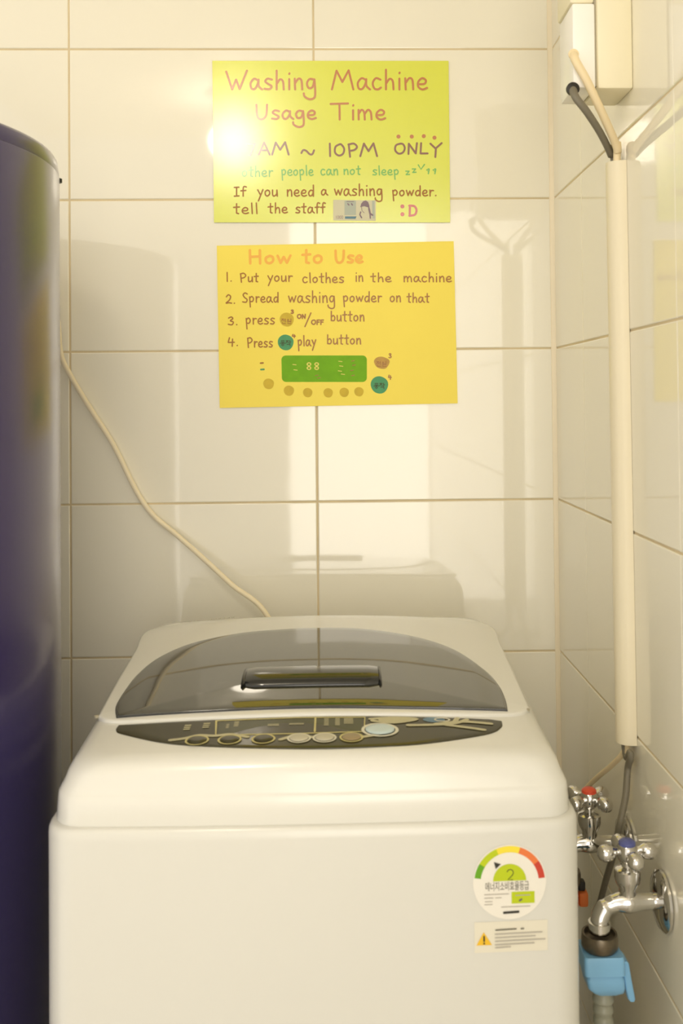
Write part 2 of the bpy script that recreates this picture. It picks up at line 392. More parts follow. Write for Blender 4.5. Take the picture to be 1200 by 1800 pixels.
def button(x, y, rx, ry, m, ringm, h=.0022):
    n = 24; R = []
    for s, z in ((1, .0005), (1, h*.7), (.9, h), (.6, h+.0003), (.2, h+.0005)):
        R.append([(x+XC+rx*s*math.cos(a), y+ry*s*math.sin(a), T(x+XC, y)+.0012+z) for a in [2*PI*k/n for k in range(n)]])
    b = from_py('button', *loft(R), m, pan)
    fl = Flat(top(.0019)); fl.ring(x, y, rx*1.28, ry*1.28, rx*.22); fl.make('button_ring', ringm, b)
for x, m in ((-.122, 'panel'), (-.088, 'panel'), (-.053, 'panel'), (-.016, 'pale_btn'), (.0105, 'pale_btn'), (.0385, 'tan_btn')):
    button(x, -.6005-.0035*(1-(x/.13)**2), .0098, .0095, m, 'gold' if m != 'pale_btn' else 'silver')
button(.069, -.585, .0155, .014, 'blue_btn', 'silver', .003)
for sx, y in ((-.2485, -.519), (.2415, -.522)):
    lathe('hinge_screw', [(.0028, .004), (.0028, .0062), (.001, .0066)], (sx*.985+XC, y, T(sx+XC, y)-.0035), (0, 0, 1), 'crease', wm, n=12)
fl = Flat(top(.0004)); random.seed(3)
x = -.205
while x < -.132:
    w_ = random.uniform(.003, .006)
    if not -.178 < x < -.17:
        y = -.166-(-.136-x)*-.16-.0 if False else -.1625+(x+.132)*.16
        fl.line([(x, y), (x+w_*.6, y+random.uniform(-.002, .002)), (x+w_*.7, y+.003)], .0013)
    x += w_+.0015
st(fl.make('maker_print', 'crease', wm))
# stickers on the front
front = lambda off: (lambda x, z: (x, yfront(x)-off, z))
def onf(px, py): p = at(px, py, -.657); return p.x, p.z
def stick(name, m, fn, off, parent):
    fl = Flat(front(off)); fn(fl); return fl.make(name, m, parent)
ex, ez = onf(895, 1549); ER = .0365
K = .0367/64                                  # metres per pixel of the photograph on the sticker
def sp(px, py): return ex+(px-895)*K, ez-(py-1549)*K
def stick_base(fl):
    N = 14                                    # the clear backing, subdivided so that it follows the bowed front
    x0, z0 = sp(831, 1487); x1, z1 = sp(962, 1670)
    for i in range(N): fl.poly([(x0+(x1-x0)*i/N, z1), (x0+(x1-x0)*(i+1)/N, z1), (x0+(x1-x0)*(i+1)/N, z0), (x0+(x1-x0)*i/N, z0)])
sb = stick('energy_sticker', 'label_plain', lambda fl: (fl.poly([sp(833, 1616), sp(960, 1616), sp(960, 1668), sp(833, 1668)][::-1])), .0004, wm)
dl = stick('round_label', 'label', lambda fl: fl.disc(ex, ez, ER, ER*1.0, n=48), .0005, sb)
for (a0, a1, m) in ((172, 208-60, 'e_green'), (148, 112, 'e_lime'), (112, 72, 'e_yellow'), (72, 34, 'e_orange'), (34, 5, 'e_red')):
    stick('grade_band', m, lambda fl: fl.ring(ex, ez+.0, .0352, .0352, .0062, math.radians(a1), math.radians(a0), 10), .0008, sb)
stick('grade_dome', 'e_lime', lambda fl: fl.poly([(ex+.0165*math.cos(a), sp(895, 1547)[1]+.0165*math.sin(a)) for a in [PI*k/24 for k in range(25)]]), .0008, sb)
stick('pointer', 'e_black', lambda fl: fl.poly([sp(868, 1514), sp(880, 1518), sp(871, 1526)]), .0009, sb)
stick('grade_number', 'e_black', lambda fl: fl.ring(sp(896, 1533)[0], sp(0, 1533)[1], .0035, .0035, .0007, math.radians(-50), math.radians(170), 12).line([(sp(896, 1533)[0]+.0023, sp(0, 1533)[1]-.0023), sp(892, 1545), sp(900, 1545)], .0007), .001, sb)
st(stick('heading_print', 'e_dark', lambda fl: fl.text('에너지소비효율등급', *sp(852, 1562), .0098, .86*.63), .001, sb))
stick('value_block', 'e_lime', lambda fl: fl.poly([sp(898, 1586), sp(938, 1586), sp(938, 1566), sp(898, 1566)]), .0008, sb)
def tiny(fl):
    for y, a, b in ((1569, 851, 893), (1575, 851, 866), (1575, 870, 880), (1581, 852, 864), (1586, 851, 864), (1591, 880, 930)): fl.line([sp(a, y), sp(b, y)], .0008)
    fl.line([sp(905, 1572), sp(930, 1572)], .0009)
st(stick('small_print', 'e_grey', tiny, .001, sb))
stick('value_print', 'e_dark', lambda fl: fl.line([sp(912, 1581), sp(915, 1579)], .002), .0011, sb)
stick('bottom_bar', 'e_black', lambda fl: fl.poly([sp(883, 1603), sp(911, 1602), sp(911, 1598), sp(883, 1599)]), .001, sb)
tr = stick('warning_triangle', 'warn', lambda fl: fl.poly([sp(836, 1655), sp(863, 1655), sp(849, 1633)]), .0008, sb)
st(stick('exclamation_mark', 'e_black', lambda fl: fl.line([sp(849.5, 1640), sp(849.5, 1648)], .0016).disc(*sp(849.5, 1652), .0009), .001, sb))
st(stick('warning_heading', 'e_dark', lambda fl: fl.line([sp(870, 1630), sp(905, 1629)], .0014).line([sp(914, 1629), sp(918, 1629)], .0014), .001, sb))
st(stick('warning_print', 'e_grey', lambda fl: [fl.line([sp(869, y), sp(b, y-1)], .0012) for y, b in ((1637, 950), (1643, 938), (1649, 955), (1655, 936), (1660, 895))], .001, sb))
rebase(wm, (XC, -.395, 0))

# ------------------------------------------------------------------ refrigerator
fr = thing('refrigerator', 'tall dark navy metallic refrigerator with a rounded front at the left', 'refrigerator')
FX, FY, FR = -.605, -.466, .302
def fplan(r): return [(FX+r*math.cos(a), FY+r*math.sin(a)) for a in [-PI/2+PI*k/64 for k in range(65)]]
def shell(name, prof, m, x_back, parent):
    R = [[(x, y, z) for x, y in fplan(FR-i)]+[(x_back, FY+FR-i, z), (x_back, FY-FR+i, z)] for i, z in prof]
    v, f = loft(R); return from_py(name, v, f, m, parent, angle=50)
FT = 1.578
shell('door', [(.004, .06), (.0, .064), (.0, FT-.022), (.0006, FT-.0208)], 'fridge', -.64, fr)
shell('door_cap', [(.0008, FT-.0205), (.0004, FT-.019), (.0018, FT-.005), (.004, FT-.0012), (.007, FT)], 'fridge', -.64, fr)
box('cabinet', (-1.0, FY-.3, .03), (-.642, FY+.3, FT-.01), 'fridge_trim', fr, .006)
a_ = math.radians(17)
lathe('hinge_pin', [(.002, 0), (.0042, .001), (.0042, .006), (.002, .007)], (FX+(FR-.001)*math.cos(a_), FY+(FR-.001)*math.sin(a_), FT-.0245), (0, 0, 1), 'black', fr, n=14)
for x, y in ((-.95, FY-.22), (-.95, FY+.22), (-.5, FY-.2), (-.5, FY+.2)):
    lathe('foot', [(.02, 0), (.022, .004), (.022, .064)], (x, y, 0), (0, 0, 1), 'rubber', fr, n=16)
rebase(fr, (-.7, FY, 0))

# ------------------------------------------------------------------ handwriting
G = {  # width | strokes; l = straight, c = curved; baseline 0, x-height .6, capitals 1
'W': '1.1|l 0,1 .3,0 .5,.55 .68,.02 1.05,1.05', 'a': '.6|c .42,.5 .22,.6 .04,.35 .08,.06 .25,.03 .4,.3 .44,.55;c .44,.52 .45,.2 .62,.0',
's': '.48|c .42,.55 .2,.6 .08,.45 .22,.32 .4,.18 .3,.02 .04,.04', 'h': '.52|l .08,1.05 .08,0;c .08,.3 .25,.56 .4,.45 .44,.0',
'i': '.22|l .1,.58 .1,0;l .1,.86 .11,.9', 'n': '.52|l .06,.6 .08,0;c .08,.35 .25,.6 .4,.5 .44,0', 'g': '.55|c .42,.55 .2,.58 .06,.35 .15,.08 .35,.15 .44,.56;c .44,.56 .48,-.1 .44,-.45 .2,-.55 -.05,-.4 -.1,-.22',
'M': '1.1|l .0,.0 .22,1 .5,.4 .8,1.02 1.02,0', 'c': '.5|c .42,.52 .2,.6 .05,.35 .12,.06 .3,.0 .44,.1', 'e': '.52|c .06,.28 .35,.3 .42,.48 .25,.6 .07,.42 .06,.15 .25,.0 .48,.08',
'U': '.75|c .05,1 .08,.35 .2,.02 .42,.02 .58,.3 .62,1', 'T': '.9|l -.02,.97 .85,1;l .42,.98 .43,0', 'm': '.8|l .05,.6 .06,0;c .06,.35 .2,.6 .33,.45 .36,0;c .36,.35 .52,.6 .66,.45 .7,0',
'A': '.75|l .02,0 .36,1 .7,0;l .14,.36 .58,.36', '~': '.8|c .05,.35 .15,.62 .32,.55 .5,.25 .65,.25 .74,.6', '1': '.25|l .1,1 .12,0', '0': '.7|c .35,.95 .1,.75 .07,.3 .3,.05 .55,.2 .62,.6 .45,.92 .35,.95',
'P': '.7|l .1,.95 .18,-.05;c .08,.92 .4,1 .6,.75 .45,.5 .14,.42', 'O': '.8|c .4,.95 .12,.8 .06,.35 .3,.04 .6,.15 .72,.55 .6,.9 .4,.95', 'N': '.75|l .08,0 .1,.95 .58,.05 .66,1', 'L': '.62|l .1,1 .06,.05 .55,.05',
'Y': '.8|l .02,.95 .38,.5 .8,1;l .4,.5 .36,-.28', 't': '.45|l .2,.98 .2,.05 .34,.0;l .0,.62 .4,.66', 'r': '.42|l .08,.6 .1,0;c .1,.3 .2,.55 .4,.55', 'p': '.55|l .06,.58 .14,-.5;c .08,.45 .28,.62 .45,.4 .35,.1 .12,.1',
'o': '.52|c .25,.58 .06,.42 .08,.12 .25,.02 .42,.2 .4,.48 .25,.58', 'l': '.22|l .08,1.05 .12,0', 'z': '.5|l .05,.55 .4,.55 .1,.05 .45,.08', 'f': '.42|c .42,1 .25,1.05 .18,.8 .18,.0;l .0,.58 .38,.62',
'I': '.4|l .0,.95 .35,.98;l .18,.97 .17,.03;l .0,.0 .36,.03', 'y': '.52|l .05,.6 .26,.15;l .48,.62 .1,-.45', 'u': '.52|c .06,.58 .08,.1 .22,.02 .4,.2 .43,.58;l .43,.58 .46,.0', 'd': '.55|c .42,.5 .22,.56 .05,.3 .15,.03 .35,.1 .44,.4;l .46,1.05 .46,.0',
'w': '.72|l .03,.58 .18,.05 .34,.5 .5,.05 .68,.6', '.': '.25|l .08,.03 .1,.05', 'D': '.75|l .1,.95 .08,0;c .05,.97 .5,.9 .65,.5 .5,.1 .05,.0', 'H': '.75|l .1,1 .12,0;l .6,1 .62,0;l .1,.5 .62,.54', 'b': '.52|l .08,1.0 .08,.05;c .08,.4 .28,.58 .44,.35 .36,.06 .1,.06',
'S': '.6|c .52,.88 .3,1 .1,.8 .25,.52 .5,.3 .4,.02 .05,.05', '2': '.6|c .08,.75 .25,.98 .45,.8 .35,.4 .05,.05 .3,.1 .55,.05', '3': '.55|c .08,.85 .3,.98 .42,.78 .22,.52 .46,.35 .35,.02 .05,.08', '4': '.6|l .15,.95 .05,.4 .55,.42;l .4,.8 .38,-.05',
'F': '.55|l .08,.95 .08,0;l .06,.93 .5,.95;l .08,.5 .42,.52', '/': '.5|l .5,1.1 .0,-.3', '7': '.55|l .05,.92 .5,.92 .2,0', ' ': '.5|', ':': '.2|l .08,.6 .09,.62;l .08,.1 .09,.12'}
def write(fl, word, x0, x1, base, cap, w, conv):      # pixel box of the word in the photograph; conv turns pixels into sheet metres
    gl = [(float(G[c].split('|')[0]), G[c].split('|')[1]) for c in word]
    gap = .1; W = sum(g[0] for g in gl)+gap*(len(gl)-1)
    s = (x1-x0)/W; x = x0
    for wd, st in gl:
        for q in [q for q in st.split(';') if q]:
            k, pts = q[0], [tuple(map(float, p.split(','))) for p in q[2:].split(' ')]
            P = [(x+a*s+random.uniform(-.3, .3)*.5, base-b*cap+random.uniform(-.3, .3)*.5, 0) for a, b in pts]
            if k == 'c': fl.line([conv(p[0], p[1]) for p in catmull(P, 5)], w)
            else:
                for a_, b_ in zip(P, P[1:]): fl.line([conv(a_[0], a_[1]), conv(b_[0], b_[1])], w)
        x += (wd+gap)*s
SY = -.0022
def conv(px, py): p = at(px, py, SY); return p.x, p.z
flatmap = lambda off: (lambda x, z: (x, SY-off, z))
def sheet(name, corners, m, label, th=.0008):
    P = [conv(*c) for c in corners]; n = 12
    v, f = [], []
    for y in (SY-th/2, SY+th/2):
        for j in range(n+1):
            for i in range(n+1):
                a, b = i/n, j/n
                x = (P[0][0]*(1-a)+P[1][0]*a)*(1-b)+(P[3][0]*(1-a)+P[2][0]*a)*b
                z = (P[0][1]*(1-a)+P[1][1]*a)*(1-b)+(P[3][1]*(1-a)+P[2][1]*a)*b
                v.append((x, y, z))
    N = (n+1)**2
    for k in range(2):
        for j in range(n):
            for i in range(n):
                q = k*N+j*(n+1)+i; g = (q, q+1, q+n+2, q+n+1); f.append(g if k else g[::-1])
    edge = [i for i in range(n+1)]+[j*(n+1)+n for j in range(1, n+1)]+[n*(n+1)+i for i in range(n-1, -1, -1)]+[j*(n+1) for j in range(n-1, 0, -1)]
    for i in range(len(edge)): a, b = edge[i], edge[(i+1) % len(edge)]; f.append((a, b, b+N, a+N))
    t = thing(name, label, 'notice'); from_py('sheet', v, f, m, t, smooth=False); return t
K1 = 1200/460
def c1(X_, Y_): return conv(360+X_/K1, 90+Y_/K1)
def ink(t, name, m, words, w, cv, extra=None):
    for wd in words:
        fl = Flat(flatmap(.0007)); write(fl, *wd, w, cv)
        if wd[0] == 'D' and extra: extra(fl); extra = None
        o = fl.make('handwritten_word', m, t)
    if extra:
        fl = Flat(flatmap(.0007)); extra(fl); o = fl.make(name if name != 'handwriting' else 'doodle', m, t); o['kind'] = 'stuff'
    return o
random.seed(11)
s1 = sheet('paper_notice', [(373, 107), (788, 107), (791, 391), (376, 391)], 'lime', 'lime green laminated handwritten notice on washing hours, the upper of the two')
ink(s1, 'handwriting', 'orange_ink', [('Washing', 98, 512, 176, 82), ('Machine', 582, 1022, 176, 86)], .0034, c1)
ink(s1, 'handwriting', 'orange_ink', [('Usage', 232, 512, 312, 66), ('Time', 578, 830, 314, 74)], .0034, c1)
ink(s1, 'handwriting', 'brown_ink', [('7', 195, 232, 478, 56), ('AM', 245, 390, 475, 56), ('~', 438, 505, 485, 50), ('10PM', 565, 795, 482, 58), ('ONLY', 868, 1085, 472, 50)], .0032, c1)
ink(s1, 'dot_marks', 'orange_ink', [], .003, c1, lambda fl: [fl.disc(*c1(x, y), .0034, n=12) for x, y in ((887, 392), (948, 392), (1003, 390), (1052, 397))])
ink(s1, 'handwriting', 'green_ink', [('other', 170, 312, 575, 46), ('people', 350, 498, 570, 44), ('can', 530, 612, 568, 44), ('not', 635, 715, 566, 40), ('sleep', 768, 890, 568, 40), ('z', 918, 940, 568, 32), ('z', 948, 970, 558, 32)], .002, c1,
    lambda fl: [fl.line([c1(*p) for p in P], .0022) for P in ([(978, 522), (990, 542), (1006, 520)], [(1026, 540), (1016, 545), (1024, 552), (1028, 540), (1024, 562)], [(1056, 540), (1045, 545), (1054, 552), (1058, 540), (1054, 562)])])
ink(s1, 'handwriting', 'umber_ink', [('If', 135, 190, 665, 42), ('you', 240, 335, 665, 48), ('need', 375, 502, 665, 48), ('a', 533, 562, 660, 42), ('washing', 593, 815, 662, 50), ('powder.', 858, 1066, 664, 44)], .0023, c1)
ink(s1, 'handwriting', 'umber_ink', [('tell', 132, 245, 745, 46), ('the', 290, 380, 742, 44), ('staff', 415, 552, 742, 44)], .0023, c1)
ink(s1, 'smiley', 'red_ink', [('D', 934, 975, 755, 48)], .0036, c1, lambda fl: [fl.disc(*c1(905, y), .0034, n=12) for y in (712, 748)])
def poly1(t, name, m, P, off=.0006, cv=c1):
    fl = Flat(flatmap(off)); fl.poly([cv(*p) for p in P]); return fl.make(name, m, t)
bn = poly1(s1, 'banknote', 'note', [(588, 682), (784, 684), (783, 778), (588, 776)][::-1], .0006)
bn['label'] = 'small pale grey blue banknote under the laminate'
poly1(bn, 'print_block', 'note_grey', [(640, 686), (692, 686), (692, 752), (640, 752)][::-1], .0008)
poly1(bn, 'print_bar', 'note_blue', [(642, 758), (695, 758), (690, 769), (642, 769)][::-1], .0009)
poly1(bn, 'print_bar', 'note_grey', [(766, 686), (778, 686), (778, 768), (768, 768)][::-1], .0008)
fl = Flat(flatmap(.001)); fl.text('1000', *c1(597, 769), .0078, .85); fl.make('value_print', 'brown_ink', bn)
fl = Flat(flatmap(.001))
fl.poly([c1(*p) for p in [(712, 716), (716, 700), (726, 688), (738, 685), (748, 692), (753, 706), (755, 722), (746, 716), (730, 711)]][::-1])
fl.line([c1(714, 738), c1(710, 750), c1(718, 764)], .0022); fl.line([c1(752, 722), c1(757, 745), c1(768, 752)], .003); fl.line([c1(757, 745), c1(758, 766)], .0022); fl.line([c1(718, 716), c1(720, 732), c1(730, 742)], .0008)
st(fl.make('portrait_print', 'note_plum', bn))
fl = Flat(flatmap(.001)); fl.line([c1(655, 700), c1(660, 706)], .0022); fl.line([c1(672, 700), c1(676, 706)], .0022); fl.line([c1(650, 690), c1(682, 690)], .001); st(fl.make('crest_print', 'note_plum', bn))
K2 = 1200/450
def c2(X_, Y_): return conv(370+X_/K2, 410+Y_/K2)
s2 = sheet('paper_notice', [(381, 432), (797, 424), (804, 709), (386, 717)], 'yellow', 'warm yellow handwritten how-to-use notice with drawn control panel, the lower of the two')
ink(s2, 'handwriting', 'pink_ink', [('How', 175, 378, 142, 62), ('to', 430, 528, 140, 62), ('Use', 582, 714, 138, 56)], .0042, c2)
ink(s2, 'handwriting', 'umber_ink', [('1.', 72, 105, 226, 42), ('Put', 136, 226, 228, 40), ('your', 266, 384, 226, 44), ('clothes', 430, 626, 232, 44), ('in', 678, 716, 226, 44), ('the', 750, 848, 228, 40), ('machine', 904, 1130, 228, 42)], .0021, c2)
ink(s2, 'handwriting', 'umber_ink', [('2.', 70, 120, 330, 42), ('Spread', 148, 320, 324, 44), ('washing', 364, 584, 325, 52), ('powder', 620, 802, 322, 46), ('on', 840, 893, 322, 46), ('that', 920, 1026, 324, 42)], .0021, c2)
ink(s2, 'handwriting', 'umber_ink', [('3.', 80, 132, 430, 38), ('press', 164, 302, 426, 46), ('3', 376, 390, 376, 16), ('ON', 406, 446, 400, 20), ('/', 442, 470, 424, 46), ('OFF', 472, 530, 428, 22), ('button', 562, 722, 412, 46)], .0021, c2)
ink(s2, 'handwriting', 'umber_ink', [('4.', 80, 134, 528, 40), ('Press', 170, 292, 534, 44), ('4', 382, 398, 488, 14), ('play', 408, 494, 528, 46), ('button', 545, 706, 520, 44)], .0021, c2)
def discs(name, m, L):
    for x, y, r in L:
        fl = Flat(flatmap(.0006)); c = c2(x, y); fl.disc(c[0], c[1], r/K2/1063, wob=.03, n=24); fl.make(name, m, s2)
discs('drawn_button', 'olive_ink', [(272, 706, 25), (367, 738, 24), (455, 747, 22), (551, 748, 22), (626, 746, 22), (695, 743, 22), (357, 405, 33)])
discs('drawn_button', 'teal_ink', [(352, 512, 37), (791, 711, 41)])
fl = Flat(flatmap(.0006)); c = c2(802, 607); fl.disc(c[0], c[1], 36/K2/1063, 29/K2/1063, wob=.08, n=24); fl.make('drawn_button', 'tan_ink', s2)
fl = Flat(flatmap(.0006)); P = []
for (x, y, a0) in ((352, 593, 180), (712, 593, 270), (712, 677, 0), (354, 677, 90)):
    for k in range(7): a = math.radians(a0+15*k); P.append(c2(x+20*math.cos(a), y+20*math.sin(a)))
fl.poly(P[::-1]); dd = fl.make('drawn_display', 'leaf_ink', s2)
fl = Flat(flatmap(.0009))
for x in (461, 497):
    for dy in (-9, 9): fl.ring(*c2(x, 623+dy), 11/K2/1063, 9/K2/1063, .0018)
for x, y in ((385, 615), (390, 640), (600, 600), (604, 622), (598, 645), (612, 660)): fl.line([c2(x, y), c2(x+16, y+2)], .0012)
st(fl.make('drawn_digits', 'pale_ink', dd))
fl = Flat(flatmap(.0009))
for x, y in ((660, 600), (665, 620), (655, 645), (660, 668), (490, 668), (500, 680)): fl.line([c2(x, y), c2(x+14, y-3)], .0012)
st(fl.make('drawn_marks', 'umber_ink', dd))
HG = {'전': [[(0, 1), (.5, 1)], [(.25, 1), (0, .55)], [(.25, .85), (.5, .55)], [(.55, .78), (.8, .78)], [(.8, 1.05), (.8, .35)], [(.15, .3), (.15, 0), (.85, 0)]],
      '원': [[(.2, .95), (.05, .8), (.2, .65), (.35, .8), (.2, .95)], [(0, .5), (.6, .5)], [(.3, .5), (.3, .35)], [(.55, .4), (.8, .4)], [(.82, 1.05), (.82, .3)], [(.15, .25), (.15, 0), (.85, 0)]],
      '동': [[(.8, 1), (.2, 1), (.2, .72), (.8, .72)], [(.5, .72), (.5, .5)], [(0, .5), (1, .5)], [(.5, .35), (.25, .18), (.5, 0), (.75, .18), (.5, .35)]],
      '작': [[(0, 1), (.5, 1)], [(.25, 1), (0, .55)], [(.25, .85), (.5, .55)], [(.75, 1.05), (.75, .4)], [(.75, .75), (.95, .75)], [(.2, .28), (.8, .28), (.8, 0)]]}
def hangul(m, word, x, y, s, w, name='drawn_letters'):
    fl = Flat(flatmap(.0009))
    for i, ch in enumerate(word):
        for st in HG[ch]: fl.line([c2(x+(a+i*1.15)*s, y-b*s) for a, b in st], w)
    fl.make(name, m, s2)
hangul('umber_ink', '전원', 333, 424, 22, .0011); hangul('dark_ink', '동작', 326, 528, 24, .0014)
hangul('umber_ink', '전원', 778, 624, 22, .0011); hangul('dark_ink', '동작', 765, 728, 24, .0014)
ink(s2, 'handwriting', 'umber_ink', [('3', 834, 848, 584, 20), ('4', 832, 848, 684, 20)], .0018, c2)
fl = Flat(flatmap(.0006)); fl.line([c2(234, 609), c2(246, 608)], .0026); fl.make('drawn_mark', 'umber_ink', s2)
fl = Flat(flatmap(.0006)); fl.line([c2(236, 639), c2(250, 638)], .0028); fl.make('drawn_mark', 'teal_ink', s2)
for t_, p_ in ((s1, (582, 391)), (s2, (595, 713))):
    q = at(*p_, SY); rebase(t_, (q.x, SY, q.z))

# ------------------------------------------------------------------ cord at the left
pts = [(-.50, -.03, 1.62), (-.43, -.03, 1.47)]
for px, py, y in ((101, 560, -.026), (107, 622, -.022), (125, 662, -.018), (160, 720, -.014), (200, 783, -.012), (238, 860, -.012), (268, 904, -.012), (310, 940, -.018), (360, 984, -.03), (410, 1030, -.045), (463, 1073, -.062)):
    p = at(px, py, y); pts.append(tuple(p))
pts += [(-.04, -.078, .86), (-.03, -.1, .8), (-.028, -.128, .78)]
pc = tube('power_cord', catmull(pts, 8), .0042, 'cord', wm); pc['label'] = 'cream power cord drooping along the tiles'
pc.location = -Vector((XC, -.395, 0))

# ------------------------------------------------------------------ electrical box, conduit and cables on the right wall
bx = thing('electrical_box', 'cream electrical box with a white cover, high on the right wall', 'box')
yb0, yb1, zb = -.448, -.374, 1.652
box('housing', (.3545, yb0, zb), (XR, yb1, 1.88), 'housing', bx, .003)
box('cover', (.3245, yb0+.001, zb+.001), (.3525, yb1-.003, 1.7575), 'white', bx, .003)
box('cover_seam', (.352, yb0+.004, zb+.004), (.355, yb1-.006, 1.87), 'crease', bx)
box('terminal_block', (.3225, yb0+.004, 1.7585), (.3525, yb1, 1.87), 'housing', bx, .003)
c_hole = at(1006, 157, yb0); w_hole = at(1008, 95, yb0)
lathe('cable_grommet', [(.0056, 0), (.008, .001), (.008, .005), (.0056, .006)], (c_hole.x, yb0+.002, c_hole.z), (0, -1, 0), 'rubber', bx, n=20)
lathe('cable_grommet', [(.005, 0), (.0065, .0005), (.0065, .002), (.005, .0025)], (w_hole.x, yb0+.002, w_hole.z), (0, -1, 0), 'cable', bx, n=20)
rebase(bx, (XR, (yb0+yb1)/2, zb))
# half-round conduit, open inside
def conduit():
    R = []; n = 14
    for z, cy in ((.8475, -.409), (1.2, -.4045), (1.572, -.400)):
        o_ = [(XR-.0003-.0215*math.sin(a)**.7, cy-.0165*math.cos(a), z) for a in [PI*k/n for k in range(n+1)]]
        i_ = [(XR-.0003-.0195*math.sin(a)**.7, cy-.0148*math.cos(a), z) for a in [PI*k/n for k in range(n+1)]][::-1]
        R.append(o_+i_)
    return loft(R)
tag(from_py('cable_conduit', *conduit(), 'pvc', None, angle=35), 'long cream half-round plastic cable conduit running down the right wall', 'conduit')
def path(L): return [tuple(p) for p in L]
xc_ = XR-.0095
cab = [(w_hole.x, yb0+.001, w_hole.z)]+[tuple(at(px, py, y)) for px, py, y in ((1012, 108, -.456), (1030, 140, -.457), (1050, 182, -.448), (1071, 228, -.43), (1085, 265, -.412))]+[(xc_, -.4065, 1.563), (xc_, -.4105, 1.2), (xc_, -.4155, .86)]
cab += [tuple(at(px, py, y)) for px, py, y in ((1095, 1322, -.405), (1075, 1345, -.36), (1050, 1366, -.31), (1028, 1388, -.28), (1005, 1420, -.25))]+[(.325, -.15, .74), (.29, -.085, .7), (.22, -.075, .68)]
CP = catmull(cab, 8)
tag(tube('power_cable', CP, [.0052 if p.z > 1.5 else (.0034 if p.z < .88 else .0043) for p in CP], 'cable', flat=.9), 'cream power cable looping from the electrical box through the conduit to behind the machine', 'cable')
grey = [(c_hole.x, yb0-.001, c_hole.z)]+[tuple(at(px, py, y)) for px, py, y in ((1012, 172, -.458), (1032, 198, -.452), (1056, 236, -.426), (1073, 272, -.399))]+[(xc_-.0005, -.3945, 1.563), (xc_-.0005, -.3985, 1.2), (xc_-.0005, -.4025, .86)]
grey += [tuple(atx(px, py, x)) for px, py, x in ((1108, 1325, .386), (1103, 1350, .387), (1099, 1400, .380), (1088, 1452, .368), (1076, 1508, .370), (1062, 1556, .380), (1050, 1610, .388), (1040, 1700, .386))]
tag(tube('grey_cable', catmull(grey, 8), .005, 'grey_cable', flat=.8), 'grey power cable hanging from the conduit end behind the taps', 'cable')

# ------------------------------------------------------------------ taps
def tap(name, label, fy, fz, bx_, cap, ang, spout_len, s=1.0, tilt=0):
    t = thing(name, label, 'tap')
    lathe('wall_flange', [(.012, 0), (.033, .001), (.033, .004), (.029, .0075), (.018, .0105), (.0125, .011)], (XR-.0002, fy, fz), (-1, 0, 0), 'chrome', t, n=40)
    # inlet, body and curved spout as one casting
    p = [(XR-.01, fy, fz), (bx_+.03, fy, fz), (bx_+.012, fy, fz), (bx_, fy, fz), (bx_-.014, fy, fz-.001), (bx_-.026, fy-.001, fz-.006), (bx_-.031, fy-.002, fz-.0125), (bx_-.033, fy-.003, fz-.0175), (bx_-.0335, fy-.003, fz-spout_len)]
    P = catmull(p, 6); n = len(P)
    rad = [.0088+(.0035*math.exp(-((P[i].x-bx_)/.013)**2) if P[i].z > fz-.003 else 0)+(.0012 if i > n*.6 else 0) for i in range(n)]
    b = tube('body', P, rad, 'chrome', t, n=24)
    lathe('bonnet', [(.0105, -.002), (.0095, .008), (.0100, .016), (.0135, .022), (.0145, .027), (.0145, .036), (.0115, .038), (.0085, .0385), (.0062, .040), (.0055, .050)], (bx_, fy, fz), (0, 0, 1), 'chrome', t, n=28)
    lathe('aerator_nut', [(.0085, 0), (.0125, .001), (.0125, .012), (.0085, .013)], (bx_-.0335, fy-.003, fz-spout_len-.010), (0, 0, 1), 'chrome', t, n=6 if False else 12)
    h = lathe('handle_hub', [(.0065, .044), (.0105, .048), (.012, .055), (.012, .060), (.0085, .0645)], (bx_, fy, fz), (0, 0, 1), 'chrome', t, n=24)
    for k in range(4):
        a = math.radians(ang+90*k); d = Vector((math.cos(a), math.sin(a), -.08))
        c = Vector((bx_, fy, fz+.0575))
        lathe('handle_arm', [(.0038, .004), (.0046, .014), (.0066, .0165), (.0086, .0195), (.0093, .0245), (.0088, .0290), (.0062, .0328), (.0025, .0344)], c, d, 'chrome', h, n=20)
    lathe('index_cap', [(.0095, .064), (.0092, .067), (.0065, .0693), (.001, .07)], (bx_, fy, fz), (0, 0, 1), cap, h, n=24)
    rebase(t, (XR, fy, fz))
    return bx_-.0335, fy-.003, fz-spout_len-.010
q = at(1103, 1572, -.52)
cx1, cy1, cz1 = tap('water_tap', 'chrome cross handled tap with blue cap, nearer one, feeding the blue hose connector', -.52, .7065, q.x, 'blue_cap', 184, .022)
q2 = at(1036, 1478, -.375)
cx2, cy2, cz2 = tap('water_tap', 'chrome cross handled tap with red cap, farther one, half hidden behind the machine', -.375, .7085, q2.x, 'red_cap', 38, .022)
def hose(name, label, x, y, z, body, m_body, grp=None):
    t = thing(name, label, 'hose')
    lathe('collar', [(.0125, -.004), (.0165, -.004), (.0172, .001), (.0195, .001), (.0203, -.003), (.0203, -.013), (.018, -.0165), (.0125, -.0165)], (x, y, z-.001), (0, 0, 1), 'dull', t, n=32)
    return t
z = cz1
hs = hose('water_hose', 'cream water hose with a light blue quick connector under the nearer tap', cx1, cy1, z, True, 'blue')
zc = z-.0180
def rr3(x0, x1, y0, y1, z, r=.004): return [(a, b, z) for a, b in rrect(x0, x1, y0, y1, r, 3)]
X1 = cx1
R = [rr3(X1-.021, X1+.022, cy1-.02, cy1+.02, zc), rr3(X1-.022, X1+.023, cy1-.021, cy1+.02, zc-.003), rr3(X1-.0215, X1+.0235, cy1-.021, cy1+.02, zc-.020), rr3(X1-.018, X1+.0215, cy1-.018, cy1+.018, zc-.0212)]
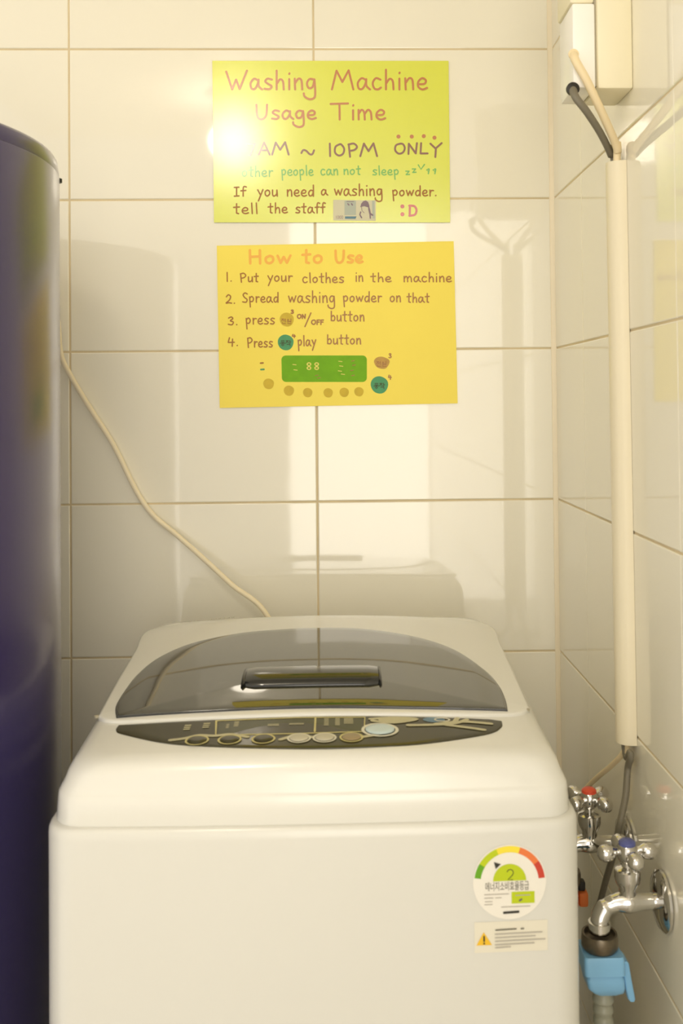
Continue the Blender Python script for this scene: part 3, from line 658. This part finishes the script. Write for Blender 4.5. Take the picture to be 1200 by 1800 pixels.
from_py('connector_top', *loft(R), 'blue', hs)
R = [rr3(X1-.017, X1+.0205, cy1-.017, cy1+.017, zc-.0214), rr3(X1-.0185, X1+.0235, cy1-.018, cy1+.017, zc-.027), rr3(X1-.017, X1+.024, cy1-.018, cy1+.016, zc-.036), rr3(X1-.010, X1+.024, cy1-.014, cy1+.014, zc-.043), rr3(X1-.005, X1+.018, cy1-.01, cy1+.012, zc-.047)]
from_py('connector_skirt', *loft(R), 'blue', hs)
R = []
for a, b, zz in ((X1+.0235, .0035, zc-.008), (X1+.0255, .0045, zc-.011), (X1+.0275, .0048, zc-.026), (X1+.0300, .0048, zc-.040), (X1+.0320, .0046, zc-.050), (X1+.0325, .003, zc-.0525)):
    R.append([(p, q_, zz) for p, q_ in rrect(a-b*.9, a+b*.9, cy1-.013, cy1+.010, .002, 3)])
from_py('release_lever', *loft(R), 'blue', hs)
P = [(.0105, -.041), (.0105, -.052), (.0118, -.054), (.0118, -.057), (.0098, -.059), (.0098, -.063), (.0114, -.065), (.0114, -.069), (.0098, -.071), (.0098, -.075), (.0112, -.077), (.0112, -.081), (.0104, -.084)]
lathe('hose_barb', P, (X1+.003, cy1, zc), (0, 0, 1), 'hose_grey', hs, n=28)
tube('hose_pipe', catmull([(X1+.003, cy1, zc-.083), (X1+.0035, cy1, zc-.15), (X1+.001, cy1+.01, zc-.25), (X1-.004, cy1+.06, zc-.38), (X1-.008, -.32, zc-.44), (X1-.012, -.16, zc-.42), (X1-.03, -.075, zc-.36), (.2, -.08, zc-.3)], 8), .0112, 'hose', hs, n=24)
rebase(hs, (X1, cy1, zc))
hs2 = hose('water_hose', 'orange ended hose hanging from the farther tap, peeking out beside the machine', cx2, cy2, cz2, True, 'orange')
lathe('hose_nut', [(.011, -.0165), (.0175, -.017), (.0175, -.0235), (.012, -.0245)], (cx2, cy2, cz2), (0, 0, 1), 'rubber', hs2, n=10)
lathe('hose_end', [(.012, -.0245), (.0165, -.026), (.0172, -.031), (.0145, -.034), (.0172, -.037), (.0172, -.043), (.012, -.046)], (cx2, cy2, cz2), (0, 0, 1), 'orange', hs2, n=28)
box('release_lever', (cx2+.0165, cy2-.009, cz2-.044), (cx2+.0285, cy2+.009, cz2-.0255), 'orange', hs2, .003)
box('latch', (cx2+.0165, cy2-.006, cz2-.025), (cx2+.0255, cy2+.006, cz2-.013), 'rubber', hs2, .002)
tube('hose_pipe', catmull([(cx2, cy2, cz2-.045), (cx2, cy2, cz2-.15), (cx2-.002, cy2+.03, cz2-.25), (cx2-.005, -.24, cz2-.31), (cx2-.01, -.11, cz2-.28), (.18, -.06, cz2-.2)], 8), .010, 'hose', hs2, n=20)
rebase(hs2, (cx2, cy2, cz2))
